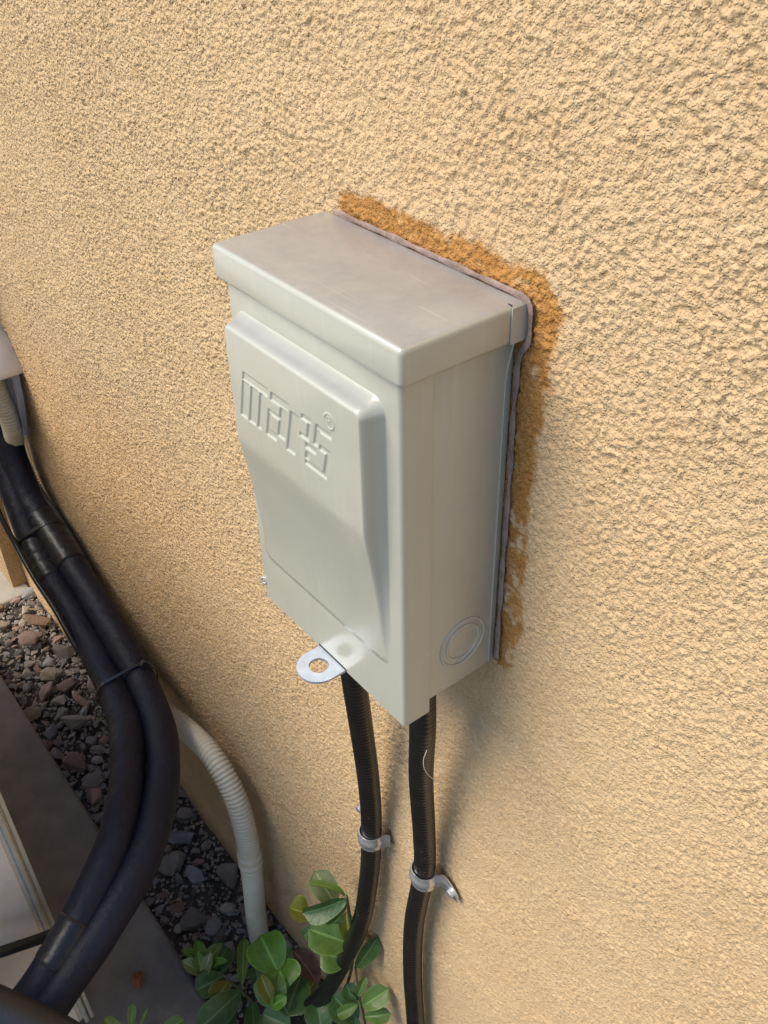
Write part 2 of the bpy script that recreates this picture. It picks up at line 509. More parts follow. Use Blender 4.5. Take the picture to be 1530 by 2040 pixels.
def build_wall():
    fx = lambda x: min(max(0.00072 + (0.25 - x) * 0.00150, 0.00072), 0.0026)
    fz = lambda z: 0.00092 if z > 0.78 else 0.00092 + (0.78 - z) * 0.0014
    xs = steps(-1.16, 0.34, fx); zs = steps(-0.02, 1.17, fz)
    xs = np.concatenate([[-4.0, -3.0, -2.0, -1.5, -1.25], xs, [0.4, 0.6, 1.0, 2.0, 3.0]])
    zs = np.concatenate([[-0.12, -0.06], zs, [1.22, 1.4, 1.8, 2.3, 2.7]])
    X, Z = np.meshgrid(xs, zs)
    wx = X + 0.0013 * (vnoise(X * 420, Z * 420, 21) - 0.5)
    wz = Z + 0.0013 * (vnoise(X * 420, Z * 420, 22) - 0.5)
    g1 = blobs(wx / 0.0023, wz / 0.0023, 1, 0.60)
    g2 = blobs(wx / 0.0040 + 7.3, wz / 0.0040, 5, 0.50)
    g3 = vnoise(wx / 0.0016, wz / 0.0016, 9)
    lo = vnoise(X / 0.035, Z / 0.035, 13)
    md = vnoise(X / 0.011, Z / 0.011, 17)
    # heavier dash higher up, rubbed flatter low down and by the box
    # (the spray coat lies flatter on the low right side and beside the box)
    flat = np.clip((X + 0.12) / 0.15, 0, 1) * np.clip((0.98 - Z) / 0.25, 0, 1)
    low = np.clip((0.55 - Z) / 0.35, 0, 1)
    rough = (1.0 - 0.38 * flat) * (1.0 - 0.15 * low) * (0.75 + 0.5 * lo)
    rb = (0.30 + 0.70 * np.clip((0.05 - X) / 0.45, 0, 1)) * np.clip(0.95 * (1.0 - 0.25 * flat) * (1.0 - 0.15 * low), 0.2, 1)
    h = rough * (0.00135 * g1 + 0.00105 * g2 * (0.45 + md) + 0.00030 * g3) + 0.0006 * (lo - 0.5) + 0.0004 * (md - 0.5)
    edge = np.clip((X + 1.2) / 0.04, 0, 1) * np.clip((0.36 - X) / 0.02, 0, 1) * np.clip((1.19 - Z) / 0.02, 0, 1)
    h = (h - 0.0012) * edge
    # old paint line and bare brown patch round the top and right of the box
    zt = np.interp(X, [-0.070, -0.062, -0.028, 0.04, 0.075, 0.0864, 0.098], [0.994, 1.0015, 1.0045, 1.0005, 1.0010, 0.9990, 0.985])
    xr = np.interp(Z, [0.748, 0.764, 0.815, 0.865, 0.912, 0.94, 0.968, 0.985, 0.999], [0.081, 0.0885, 0.0900, 0.0890, 0.0910, 0.0932, 0.0968, 0.0985, 0.090])
    w1 = vnoise(X / 0.006, Z / 0.006, 31) - 0.5
    w2 = vnoise(X / 0.0022, Z / 0.0022, 33) - 0.5
    s = np.minimum(np.minimum(zt - Z, xr - X), np.minimum(X + 0.0665, Z - 0.752)) + 0.0030 * w1 + 0.0022 * w2
    s = s + 0.0045 * (vnoise(X / 0.021, Z / 0.021, 35) - 0.5)
    st = np.clip(s / 0.0034, 0, 1)
    patchy = np.clip((Z - 0.75) / 0.2, 0.0, 1)
    keep = vnoise(X / 0.0075, Z / 0.0075, 41) * 0.6 + vnoise(X / 0.0025, Z / 0.0025, 43) * 0.4
    st *= np.clip((keep - (0.29 - 0.22 * patchy)) / 0.20, 0.0, 1.0) * 0.92
    h = h - 0.0003 * st * edge
    # speckled dark bands on the wall along the right of the two conduits
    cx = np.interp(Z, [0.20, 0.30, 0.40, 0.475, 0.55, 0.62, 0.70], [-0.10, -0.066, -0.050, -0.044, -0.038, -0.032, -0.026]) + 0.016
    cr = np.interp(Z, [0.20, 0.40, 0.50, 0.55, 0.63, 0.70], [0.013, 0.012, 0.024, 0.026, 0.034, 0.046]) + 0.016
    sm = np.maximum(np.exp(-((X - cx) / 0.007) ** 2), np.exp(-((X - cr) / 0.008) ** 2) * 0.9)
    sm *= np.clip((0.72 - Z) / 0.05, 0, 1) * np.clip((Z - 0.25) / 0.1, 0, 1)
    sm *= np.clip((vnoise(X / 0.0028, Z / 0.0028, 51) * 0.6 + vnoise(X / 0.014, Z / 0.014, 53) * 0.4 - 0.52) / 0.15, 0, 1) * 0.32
    return grid_mesh('stucco_wall', X, -h, Z, M['stucco'], None, {'stain': st, 'dark_bands': sm, 'rough': rb})
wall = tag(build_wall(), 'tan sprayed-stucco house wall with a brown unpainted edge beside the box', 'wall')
rbox('wall_core', (-4.0, 0.004, -0.12), (3.0, 0.2, 2.7), M['stucco_plain'], wall, 0)

pier = rbox('stucco_pier', (-2.2, -0.026, -0.05), (-1.117, 0.10, 2.7), M['stucco_plain'], None, 0.002, 2)
tag(pier, 'shallow stucco pier standing proud of the wall beyond the black pipes', 'pier')

# ------------------------------------------------------------------ equipment pad
pad = rbox('equipment_pad', (-1.03, -0.95, -0.05), (-0.190, -0.128, 0.050), M['concrete'], None, 0.009, 4)
tag(pad, 'dark grey equipment pad edging the gravel strip', 'pad')

# ------------------------------------------------------------------ disconnect box
Z0, Z1 = 0.749, 0.985
box = empty('disconnect_box', (0, 0, Z0), 'beige-grey metal electrical disconnect box fixed to the stucco wall', 'electrical box')
rbox('housing', (-0.0703, -0.062, 0.7566), (0.0703, 0.0, 0.972), M['paint'], box, 0.0012, 2)

def door():
    """pan-shaped cover: front plate with rounded side flanges, 1.2 mm sheet"""
    W, D, B, R = 0.0717, 0.0685, 0.0505, 0.0028
    prof = [(-W, -B)]
    for i in range(7):
        a = math.pi + (math.pi / 2) * i / 6
        prof.append((-W + R + R * math.cos(a), -D + R + R * math.sin(a)))
    for i in range(7):
        a = 1.5 * math.pi + (math.pi / 2) * i / 6
        prof.append((W - R + R * math.cos(a), -D + R + R * math.sin(a)))
    prof.append((W, -B))
    t = 0.0012
    inner = [(x * (W - t) / W, -B if abs(y + B) < 1e-6 else y + t) for x, y in prof]
    loop = prof + inner[::-1]
    verts = [(x, y, z) for z in (Z0, 0.967) for x, y in loop]
    n = len(loop)
    faces = [(i, (i + 1) % n, n + (i + 1) % n, n + i) for i in range(n)]
    m_ = len(prof)
    for z in (0, 1):
        for i in range(m_ - 1):
            f = (z * n + i, z * n + i + 1, z * n + (n - 2 - i), z * n + (n - 1 - i))
            faces.append(f if z == 0 else f[::-1])
    o = mesh_obj('door', verts, faces, M['paint'], box)
    bm = bmesh.new(); bm.from_mesh(o.data)
    bmesh.ops.recalc_face_normals(bm, faces=bm.faces[:]); bm.to_mesh(o.data); bm.free()
    smooth(o.data); o.data.set_sharp_from_angle(angle=math.radians(35))
    return o
door_o = door()

# lettering pressed into the raised panel: slanted block strokes (u0, u1, v0, v1) in mm
STROKES = [(15, 39.6, 22.4, 28), (15, 22.3, 28, 52.3), (23.4, 30.8, 28, 52.3), (31.8, 36, 28, 52.3),
           (41.6, 58.0, 22.6, 28.4), (50.6, 57.8, 28, 47.6), (40.4, 52, 34.4, 37.4), (40.4, 43.8, 37, 52.3), (43, 50.6, 47.2, 52.3),
           (59.4, 67.6, 26, 52.3), (68.6, 77.4, 22.8, 26.2), (74.4, 77.4, 26, 35.4), (69, 77.4, 34.4, 37.2),
           (80.6, 94.2, 22.8, 26.6), (80.6, 85.0, 26, 36.4), (74.6, 84.2, 38.2, 41.9), (85.6, 95.0, 33.6, 37.2),
           (91.2, 95.2, 36, 52.3), (76, 95.2, 48.8, 52.3), (75.4, 79.4, 43.4, 49)]

def raised_panel():
    x0, x1, z0, z1, rc = -0.0650, 0.0612, 0.7845, 0.9535, 0.009
    xs = np.arange(x0 - 0.0012, x1 + 0.0012, 0.00046)
    zs = np.arange(z0 - 0.0012, z1 + 0.0012, 0.00046)
    X, Z = np.meshgrid(xs, zs)
    cx, cz = (x0 + x1) / 2, (z0 + z1) / 2
    hx, hz = (x1 - x0) / 2 - rc, (z1 - z0) / 2 - rc
    qx = np.abs(X - cx) - hx; qz = np.abs(Z - cz) - hz
    sd = np.hypot(np.maximum(qx, 0), np.maximum(qz, 0)) + np.minimum(np.maximum(qx, qz), 0) - rc
    d = -sd
    ramp = 0.0008 + 0.0108 * np.clip((Z - z0) / (0.882 - z0), 0, 2) ** 1.55
    kk = 0.00035
    a = np.full_like(ramp, 0.0112)
    hm = -kk * np.log(np.exp(-a / kk) + np.exp(-ramp / kk))
    t = np.clip(d / 0.0062, 0, 1)
    prof = np.where(t < 0.5, 0.5 * (2 * t) ** 1.25, 1 - 0.5 * (2 - 2 * t) ** 1.9)
    h = np.clip(hm, 0, None) * prof
    # slanted lettering
    v = (0.95 - Z) * 1000; u = (X + 0.06) * 1000 + 0.27 * (v - 22.5)
    mask = np.zeros_like(X)
    for u0, u1, v0, v1 in STROKES:
        e = np.minimum(np.minimum(u - u0, u1 - u), np.minimum(v - v0, v1 - v))
        mask = np.maximum(mask, np.clip(e / 0.8, 0, 1))
    mask = mask * mask * (3 - 2 * mask)
    # small registered mark: ring with an R in it
    uu = (X + 0.06) * 1000 - 92.6; vv = v - 16.2
    rr = np.hypot(uu, vv)
    rg = np.clip(1 - np.abs(rr - 3.9) / 0.75, 0, 1)
    def seg(ax, ay, bx, by):
        px, py = uu - ax, vv - ay; dx, dy = bx - ax, by - ay
        tt = np.clip((px * dx + py * dy) / (dx * dx + dy * dy), 0, 1)
        return np.clip(1 - np.hypot(px - dx * tt, py - dy * tt) / 0.55, 0, 1)
    for s_ in ((-1.2, -2.1, -1.2, 2.1), (-1.2, -2.1, 0.9, -2.0), (0.9, -2.0, 1.1, -0.4), (1.1, -0.4, -1.2, 0.0), (-0.2, 0.0, 1.4, 2.1)):
        rg = np.maximum(rg, seg(*s_) * 0.9)
    h = h - 0.0008 * mask + 0.0005 * rg
    h = h + 0.00018 * (vnoise(X / 0.02, Z / 0.02, 61) - 0.5) * (d > 0)
    return grid_mesh('raised_panel', X, -0.0683 - h, Z, M['paint'], door_o)
raised_panel()

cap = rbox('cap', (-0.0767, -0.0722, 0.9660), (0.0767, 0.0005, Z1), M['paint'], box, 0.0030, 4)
rbox('cap_seam', (0.0728, -0.0092, 0.9812), (0.0752, -0.0084, 0.98505), M['dark_gap'], cap, 0)
bm = bmesh.new()
lip = [(0.0745, -0.0095, 0.9800), (0.0768, -0.0095, 0.9790), (0.0772, 0.0, 0.9845), (0.0772, 0.0, 0.9680), (0.0772, -0.0095, 0.9680)]
rbox('corner_tab', (0.0769, -0.0105, 0.9670), (0.0775, 0.0, 0.9848), M['paint'], cap, 0.0002, 1)
bm.free()

ring('knockout_ring', (0.0703, -0.0255, 0.7872), (1, 0, 0), 0.0158, 0.0010, M['paint'], box, 64, 8, 0.8)
ring('knockout_ring', (0.0703, -0.0255, 0.7872), (1, 0, 0), 0.0116, 0.0010, M['paint'], box, 64, 8, 0.8)
tube('side_bead', [(0.0703, -0.0045, 0.758), (0.0703, -0.0045, 0.85), (0.0703, -0.0048, 0.93), (0.0703, -0.0042, 0.948), (0.0703, -0.0015, 0.960), (0.0703, 0.0, 0.9645)], 0.00055, M['paint'], box, 8, 0.003)
ring('hinge_eye', (-0.0700, -0.0688, 0.7620), (0.35, -1, 0.1), 0.0022, 0.0007, M['galv'], box, 20, 6)

def lock_tab():
    cx, cy, z, w, t, hr = 0.0036, -0.0788, 0.7500, 0.0133, 0.0016, 0.0060
    outer = [(cx + w, -0.060), (cx - w, -0.060), (cx - w, cy)]
    outer += [(cx - w * math.cos(a), cy - w * math.sin(a)) for a in np.linspace(0, math.pi, 25)][1:]
    bm = bmesh.new()
    N = 48
    def ray(ang):
        d = Vector((math.cos(ang), math.sin(ang)))
        best = None
        P = outer
        for i in range(len(P)):
            a = Vector(P[i]) - Vector((cx, cy)); b = Vector(P[(i + 1) % len(P)]) - Vector((cx, cy))
            e = b - a; den = d.x * e.y - d.y * e.x
            if abs(den) < 1e-12: continue
            s = (a.x * e.y - a.y * e.x) / den; q = (a.x * d.y - a.y * d.x) / den
            if s > 0 and -1e-6 <= q <= 1 + 1e-6 and (best is None or s < best): best = s
        return d * best
    V = []
    for i in range(N):
        a = 2 * math.pi * i / N
        o = ray(a); n_ = Vector((math.cos(a), math.sin(a))) * hr
        V.append([bm.verts.new((cx + p.x, cy + p.y, zz)) for p, zz in ((o, z), (n_, z), (n_, z - t), (o, z - t))])
    for i in range(N):
        A, B = V[i], V[(i + 1) % N]
        for j in range(4):
            bm.faces.new((A[j], A[(j + 1) % 4], B[(j + 1) % 4], B[j]))
    return bm_obj('lock_tab', bm, M['galv'], box, True)
tab_o = lock_tab()
rbox('tab_slot', (-0.0104, -0.06865, 0.7490), (0.0176, -0.0679, 0.7512), M['dark_gap'], tab_o, 0)
tab_o['label'] = 'bare galvanised padlock tab with a round hole'

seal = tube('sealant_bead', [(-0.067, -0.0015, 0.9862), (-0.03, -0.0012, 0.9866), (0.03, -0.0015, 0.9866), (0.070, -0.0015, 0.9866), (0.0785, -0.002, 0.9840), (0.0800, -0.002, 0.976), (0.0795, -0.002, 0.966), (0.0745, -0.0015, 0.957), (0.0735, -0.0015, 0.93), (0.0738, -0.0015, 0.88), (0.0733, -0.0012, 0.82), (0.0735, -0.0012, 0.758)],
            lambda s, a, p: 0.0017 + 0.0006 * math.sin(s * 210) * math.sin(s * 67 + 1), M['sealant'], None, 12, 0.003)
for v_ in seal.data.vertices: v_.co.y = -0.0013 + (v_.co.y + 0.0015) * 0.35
tag(seal, 'sealant bead, its shade painted in as mauve-grey, along the top and side joint of the box', 'sealant')

# ------------------------------------------------------------------ conduits and straps
def rib(R, pitch, amp):
    def f(s, a, p):
        return R + amp * math.sin(2 * math.pi * s / pitch + a)
    return f
COND_L = [(-0.021, -0.038, 0.765), (-0.0225, -0.0365, 0.72), (-0.0243, -0.035, 0.687), (-0.0314, -0.026, 0.6226), (-0.038, -0.017, 0.5447), (-0.0438, -0.0125, 0.4752),
          (-0.0513, -0.0125, 0.3924), (-0.066, -0.017, 0.294), (-0.1001, -0.034, 0.1571), (-0.1211, -0.05, 0.0984), (-0.143, -0.068, 0.052), (-0.165, -0.082, 0.004), (-0.178, -0.090, -0.04)]
COND_R = [(0.049, -0.037, 0.765), (0.0475, -0.035, 0.72), (0.0454, -0.033, 0.6934), (0.0335, -0.024, 0.6291), (0.026, -0.0145, 0.5491), (0.024, -0.0125, 0.4962),
          (0.0117, -0.0125, 0.4038), (0.0094, -0.0125, 0.3174), (0.0135, -0.0125, 0.2301), (0.016, -0.013, 0.10), (0.016, -0.014, -0.05)]
cl = tube('conduit', COND_L, rib(0.0086, 0.0042, 0.00016), M['conduit'], None, 22, 0.0011)
tag(cl, 'black ribbed conduit below the lock tab, curving away towards the leaves', 'conduit', 'black conduits under the box')
cr_ = tube('conduit', COND_R, rib(0.0084, 0.0042, 0.00016), M['conduit'], None, 22, 0.0011)
tag(cr_, 'black ribbed conduit under the box corner, running straight down the wall', 'conduit', 'black conduits under the box')

def strap(c, R, ear, label, tilt):
    """one-hole pipe strap: loop round the conduit, a ridge, an ear on the wall and its screw"""
    c = Vector(c)
    o = empty('conduit_strap', (c.x, 0, c.z), label, 'strap', 'zinc straps holding the conduits')
    prof = []
    for a in np.linspace(math.radians(200), math.radians(-35 + 360 - 360), 30):
        pass
    angs = np.linspace(math.radians(-215), math.radians(20), 34)
    for a in angs:                                    # from the left wall side round the front to the right
        prof.append((c.x + R * math.cos(a), c.y + R * math.sin(a)))
    xr = c.x + R
    prof += [(xr + 0.0008, -0.0075), (xr + 0.0022, -0.0042), (xr + 0.0045, -0.0026)]
    if ear > 0.006:
        prof += [(xr + 0.0045 + (ear - 0.0045) * k / 4, -0.0024) for k in range(1, 5)]
    hw = 0.0076
    verts = []; faces = []
    cols = [(-hw, 0), (-hw * 0.45, 0), (-hw * 0.25, 0.0009), (hw * 0.25, 0.0009), (hw * 0.45, 0), (hw, 0)]
    n = len(prof); th = 0.0011
    for i, (x, y) in enumerate(prof):
        a = prof[max(i - 1, 0)]; b = prof[min(i + 1, n - 1)]
        tx, ty = b[0] - a[0], b[1] - a[1]; L = math.hypot(tx, ty) or 1
        nx, ny = ty / L, -tx / L
        rnd = 1.0
        if ear > 0.006 and i > n - 5: rnd = (1.0, 0.97, 0.8, 0.45)[i - (n - 4)]
        drop = -tilt * max(0, x - c.x) 
        for side in (1, 0):
            for dz, rise in cols:
                k = (th if side else 0) + rise * (1 if i < n - 4 else 0.3)
                verts.append((x + nx * k, y + ny * k, c.z + dz * rnd + drop))
    m_ = len(cols)
    for i in range(n - 1):
        for s in (0, 1):
            for j in range(m_ - 1):
                p = i * 2 * m_ + s * m_ + j; q = p + 2 * m_
                faces.append((p, p + 1, q + 1, q))
        for j in (0, m_ - 1):
            p = i * 2 * m_ + j; q = p + 2 * m_
            faces.append((p, p + m_, q + m_, q))
    for i in (0, n - 1):
        p = i * 2 * m_
        for j in range(m_ - 1): faces.append((p + j, p + j + 1, p + m_ + j + 1, p + m_ + j))
    b = mesh_obj('band', verts, faces, M['zinc'], o)
    bm = bmesh.new(); bm.from_mesh(b.data)
    bmesh.ops.recalc_face_normals(bm, faces=bm.faces[:]); bm.to_mesh(b.data); bm.free()
    smooth(b.data); b.data.set_sharp_from_angle(angle=math.radians(50))
    if ear > 0.006:
        sx = xr + ear * 0.66
        screw_head('screw', (sx, -0.0034, c.z - tilt * (sx - c.x)), 0.0038, o)
    return o

def screw_head(name, p, r, parent=None):
    p = Vector(p)
    bm = bmesh.new()
    N = 6
    lay = [(r * 1.25, 0.0), (r * 1.25, 0.0006), (r * 0.95, 0.0008), (r * 0.92, 0.0030), (r * 0.75, 0.0036)]
    rows = []
    for R, h in lay:
        rows.append([bm.verts.new((p.x + R * math.cos(2 * math.pi * j / 12), p.y - h, p.z + R * math.sin(2 * math.pi * j / 12))) for j in range(12)])
    for a, b in zip(rows, rows[1:]):
        for j in range(12):
            bm.faces.new((a[j], a[(j + 1) % 12], b[(j + 1) % 12], b[j]))
    bm.faces.new(rows[-1]); bm.faces.new(rows[0][::-1])
    return bm_obj(name, bm, M['zinc'], parent, True)

strap((-0.0449, -0.0125, 0.4640), 0.0094, 0.0050, 'zinc strap round the curving conduit, its ear hidden', 0.10)
strap((0.0238, -0.0125, 0.4935), 0.0094, 0.0200, 'zinc strap round the straight conduit with a screwed ear', 0.34)
scr = screw_head('anchor_screw', (-0.0765, 0.0005, 0.4560), 0.0034)
tag(scr, 'small spare zinc screw in the wall behind the curving conduit', 'screw')
wisp = tube('fibre_strand', [(0.0555, -0.038, 0.690), (0.0545, -0.040, 0.680), (0.0555, -0.038, 0.668), (0.0590, -0.030, 0.655), (0.0625, -0.020, 0.648)], 0.00026, M['hose'], None, 6, 0.003)
tag(wisp, 'thin pale fibre strand caught on the straight conduit', 'strand')

# ------------------------------------------------------------------ insulated pipes, hose, cables
PIPE_A = [(-0.858, -0.045, 0.66), (-0.853, -0.041, 0.55), (-0.8366, -0.0394, 0.4751), (-0.7991, -0.0443, 0.4317), (-0.7074, -0.0571, 0.3747), (-0.6079, -0.0609, 0.3499), (-0.4955, -0.0713, 0.3394), (-0.397, -0.0905, 0.3529), (-0.3298, -0.1158, 0.3614), (-0.2664, -0.1548, 0.3629), (-0.2296, -0.202, 0.3444), (-0.2058, -0.2527, 0.3201), (-0.1943, -0.2903, 0.3027), (-0.1900, -0.330, 0.2864), (-0.215, -0.365, 0.270), (-0.275, -0.375, 0.262)]
PIPE_B = [(-0.838, -0.031, 0.66), (-0.836, -0.028, 0.56), (-0.8253, -0.0262, 0.4908), (-0.7724, -0.0335, 0.4207), (-0.693, -0.0330, 0.3877), (-0.601, -0.0345, 0.3645), (-0.4955, -0.0423, 0.3544), (-0.3997, -0.0559, 0.3504), (-0.322, -0.08, 0.357), (-0.2632, -0.1166, 0.3571), (-0.2228, -0.1611, 0.3452), (-0.1985, -0.2123, 0.3282), (-0.1841, -0.2601, 0.3079), (-0.1740, -0.3000, 0.2913), (-0.185, -0.345, 0.255), (-0.275, -0.352, 0.215)]
def foam_r(R, ph):
    def f(s, a, p):
        return R * (1 + 0.018 * math.sin(s * 37 + ph) + 0.014 * math.sin(s * 83 + 2 * a + ph))
    return f
pa = tube('insulated_pipe', PIPE_A, foam_r(0.0182, 0.3), M['foam'], None, 28, 0.006)
tag(pa, 'black foam-lagged pipe on the side towards the grey pad', 'pipe', 'black lagged refrigerant pipes')
pb = tube('insulated_pipe', PIPE_B, foam_r(0.0178, 1.7), M['foam'], None, 28, 0.006)
tag(pb, 'black foam-lagged pipe on the side towards the stucco wall', 'pipe', 'black lagged refrigerant pipes')

def tape(P, a, b, R, parent):
    pts = catmull(P, 0.004)
    L_ = len(pts)
    seg_ = pts[int(a * L_):int(b * L_)]
    tube('tape_wrap', seg_[::3], lambda s, an, p: R + 0.0004 * math.sin(s * 420 + an), M['tape'], parent, 26, 0.004)
tape(PIPE_A, 0.30, 0.37, 0.0189, pa)
tape(PIPE_B, 0.255, 0.34, 0.0187, pb)
tape(PIPE_A, 0.80, 0.85, 0.0189, pa)

HOSE = [(-0.790, -0.030, 0.64), (-0.790, -0.027, 0.57), (-0.7962, -0.022, 0.5111), (-0.8306, -0.018, 0.4488), (-0.8114, -0.015, 0.3947), (-0.7551, -0.0135, 0.3686), (-0.7033, -0.0135, 0.3438), (-0.627, -0.016, 0.2936), (-0.5234, -0.0275, 0.2743), (-0.4524, -0.028, 0.2739), (-0.3833, -0.0285, 0.3007), (-0.3221, -0.0285, 0.3148), (-0.2827, -0.0271, 0.285), (-0.2662, -0.028, 0.2304), (-0.2672, -0.029, 0.1512), (-0.2736, -0.031, 0.047), (-0.272, -0.033, -0.02)]
def hose_r(s, a, p):
    R = 0.0128
    if 0.170 < p.z < 0.205 and p.x > -0.30:           # plain cuff with two raised rings
        z = p.z
        if abs(z - 0.191) < 0.0026 or abs(z - 0.176) < 0.0026: return R * 1.13
        return R * 0.97
    return R - 0.0021 * (0.5 + 0.5 * math.cos(2 * math.pi * s / 0.0047)) ** 3
hs = tube('drain_hose', HOSE, hose_r, M['hose'], None, 24, 0.00078)
tag(hs, 'cream corrugated drain hose dropping down the wall into the leaves', 'hose')

CABLE = [(-0.862, -0.066, 0.62), (-0.83, -0.070, 0.50), (-0.7466, -0.0800, 0.4296), (-0.7088, -0.0800, 0.3987), (-0.6615, -0.0815, 0.3804), (-0.6225, -0.0815, 0.3715), (-0.5925, -0.0815, 0.3640), (-0.5422, -0.0830, 0.3449), (-0.49, -0.078, 0.322)]
cb = tube('control_cable', CABLE, 0.0036, M['cable'], None, 12, 0.004)
tag(cb, 'thin glossy black cable lying along the lagged pipes', 'cable')
cb2 = tube('power_cord', [(-0.275, -0.335, 0.34), (-0.245, -0.3067, 0.3263), (-0.243, -0.2778, 0.3106), (-0.244, -0.2448, 0.2952), (-0.240, -0.218, 0.290), (-0.232, -0.192, 0.298), (-0.236, -0.172, 0.318)], 0.0052, M['rubber'], None, 14, 0.004)
tag(cb2, 'black rubber cord crossing the ivory side of the air conditioner', 'cable')
sl = tube('rubber_sleeve', [(-0.275, -0.395, 0.395), (-0.245, -0.372, 0.388), (-0.1854, -0.3288, 0.3703), (-0.1651, -0.3132, 0.3615), (-0.1442, -0.298, 0.3517), (-0.1229, -0.2831, 0.3412), (-0.0993, -0.2702, 0.3267), (-0.080, -0.2635, 0.290), (-0.072, -0.262, 0.20), (-0.075, -0.262, -0.02)], 0.0165, M['rubber'], None, 18, 0.005)
tag(sl, 'thick dull black sleeve crossing below the lagged pipes at the frame corner', 'pipe sleeve')

def cable_tie(A, B, zc, label, head_dir, width=0.0048, ra=0.0196):
    """band drawn round both pipes where they pass the point nearest zc"""
    pa_, pb_ = catmull(A, 0.004), catmull(B, 0.004)
    zc = Vector(zc)
    ia = min(range(len(pa_)), key=lambda i: (pa_[i] - zc).length)
    ib = min(range(len(pb_)), key=lambda i: (pb_[i] - zc).length)
    a, b = pa_[ia], pb_[ib]
    t = (pa_[ia + 2] - pa_[ia - 2]).normalized()
    ax = (b - a); ax -= t * ax.dot(t); L = ax.length; ax.normalize()
    up = t.cross(ax)
    mid = (a + b) / 2; mid = a + (b - a) * 0.5
    pts = []
    for i in range(40):
        an = 2 * math.pi * i / 40
        cx_ = (L / 2 if math.cos(an) > 0 else -L / 2)
        pts.append((cx_ + ra * math.cos(an), ra * math.sin(an) * 0.985))
    o = empty('cable_tie', mid, label, 'cable tie', 'black ties round the lagged pipes')
    verts = []; faces = []
    for x, y in pts:
        ln = math.hypot(x, y)
        for k, w in ((1.0, -width / 2), (1.0, width / 2), (1.0 + 0.0013 / ln, width / 2), (1.0 + 0.0013 / ln, -width / 2)):
            verts.append(mid + ax * x * k + up * y * k + t * w)
    n = len(pts)
    for i in range(n):
        for j in range(4):
            i2 = (i + 1) % n; j2 = (j + 1) % 4
            faces.append((i * 4 + j, i2 * 4 + j, i2 * 4 + j2, i * 4 + j2))
    s = mesh_obj('strap', verts, faces, M['tie'], o, False)
    hd = Vector(head_dir)
    best = max(pts, key=lambda p: (ax * p[0] + up * p[1]).dot(hd))
    hp = mid + ax * best[0] * 1.05 + up * best[1] * 1.05
    bm = bmesh.new(); bmesh.ops.create_cube(bm, size=1.0)
    nrm = (ax * best[0] + up * best[1]).normalized(); tt = t.cross(nrm)
    for v in bm.verts:
        v.co = hp + tt * v.co.x * 0.0085 + t * v.co.y * 0.0085 + nrm * v.co.z * 0.0055
    bmesh.ops.bevel(bm, geom=bm.edges[:], offset=0.0010, segments=2, profile=0.5, affect='EDGES')
    bm_obj('head', bm, M['tie'], o, True)
    return o
cable_tie(PIPE_A, PIPE_B, (-0.7189, -0.05, 0.3925), 'black cable tie round the pipes beside the pier', (-0.2, -0.9, 0.2))
cable_tie(PIPE_A, PIPE_B, (-0.4405, -0.0606, 0.3564), 'black cable tie round the pipes where they bend', (0.3, 0.3, 0.9))

# ------------------------------------------------------------------ line-set cover and film
def line_cover():
    o = empty('line_cover', (-0.85, 0, 0.6), 'white plastic line-set cover with a flared foot on the wall', 'duct cover')
    rows = [(0.599, -0.757, -0.093, 0.100), (0.606, -0.759, -0.092, 0.0985), (0.630, -0.772, -0.086, 0.086), (0.655, -0.797, -0.078, 0.066), (0.675, -0.808, -0.072, 0.055), (0.70, -0.812, -0.070, 0.050), (1.1, -0.812, -0.070, 0.050), (1.9, -0.812, -0.070, 0.050)]
    xc = -0.862
    verts = []; faces = []; N = 25
    for z, xr, yf, hw in rows:
        w = xr - xc
        for i in range(N):
            a = math.pi * i / (N - 1)
            ca, sa = math.cos(a), math.sin(a)
            e = 0.34
            verts.append((xc + w * math.copysign(abs(ca) ** e, ca), yf * abs(sa) ** e - 0.0002, z))
    for r in range(len(rows) - 1):
        for i in range(N - 1):
            p = r * N + i
            faces.append((p, p + 1, p + N + 1, p + N))
    s = mesh_obj('shell', verts, faces, M['white_plastic'], o)
    md = s.modifiers.new('thickness', 'SOLIDIFY'); md.thickness = 0.0022; md.offset = -1
    s.data.set_sharp_from_angle(angle=math.radians(60))
    verts = [(-0.7995, -0.010, 0.646), (-0.7995, -0.034, 0.646), (-0.812, -0.034, 0.672), (-0.812, -0.010, 0.672)]
    off = Vector((0.004, 0, 0.002))
    vv = [Vector(v) + off for v in verts] + [Vector(v) + off * 0.5 for v in verts]
    mesh_obj('painted_reflection', vv, [(0, 1, 2, 3), (0, 4, 5, 1), (1, 5, 6, 2), (2, 6, 7, 3), (3, 7, 4, 0)], M['teal'], o, False)  # flat teal piece standing in for a bluish reflection on the cover
    return o
line_cover()

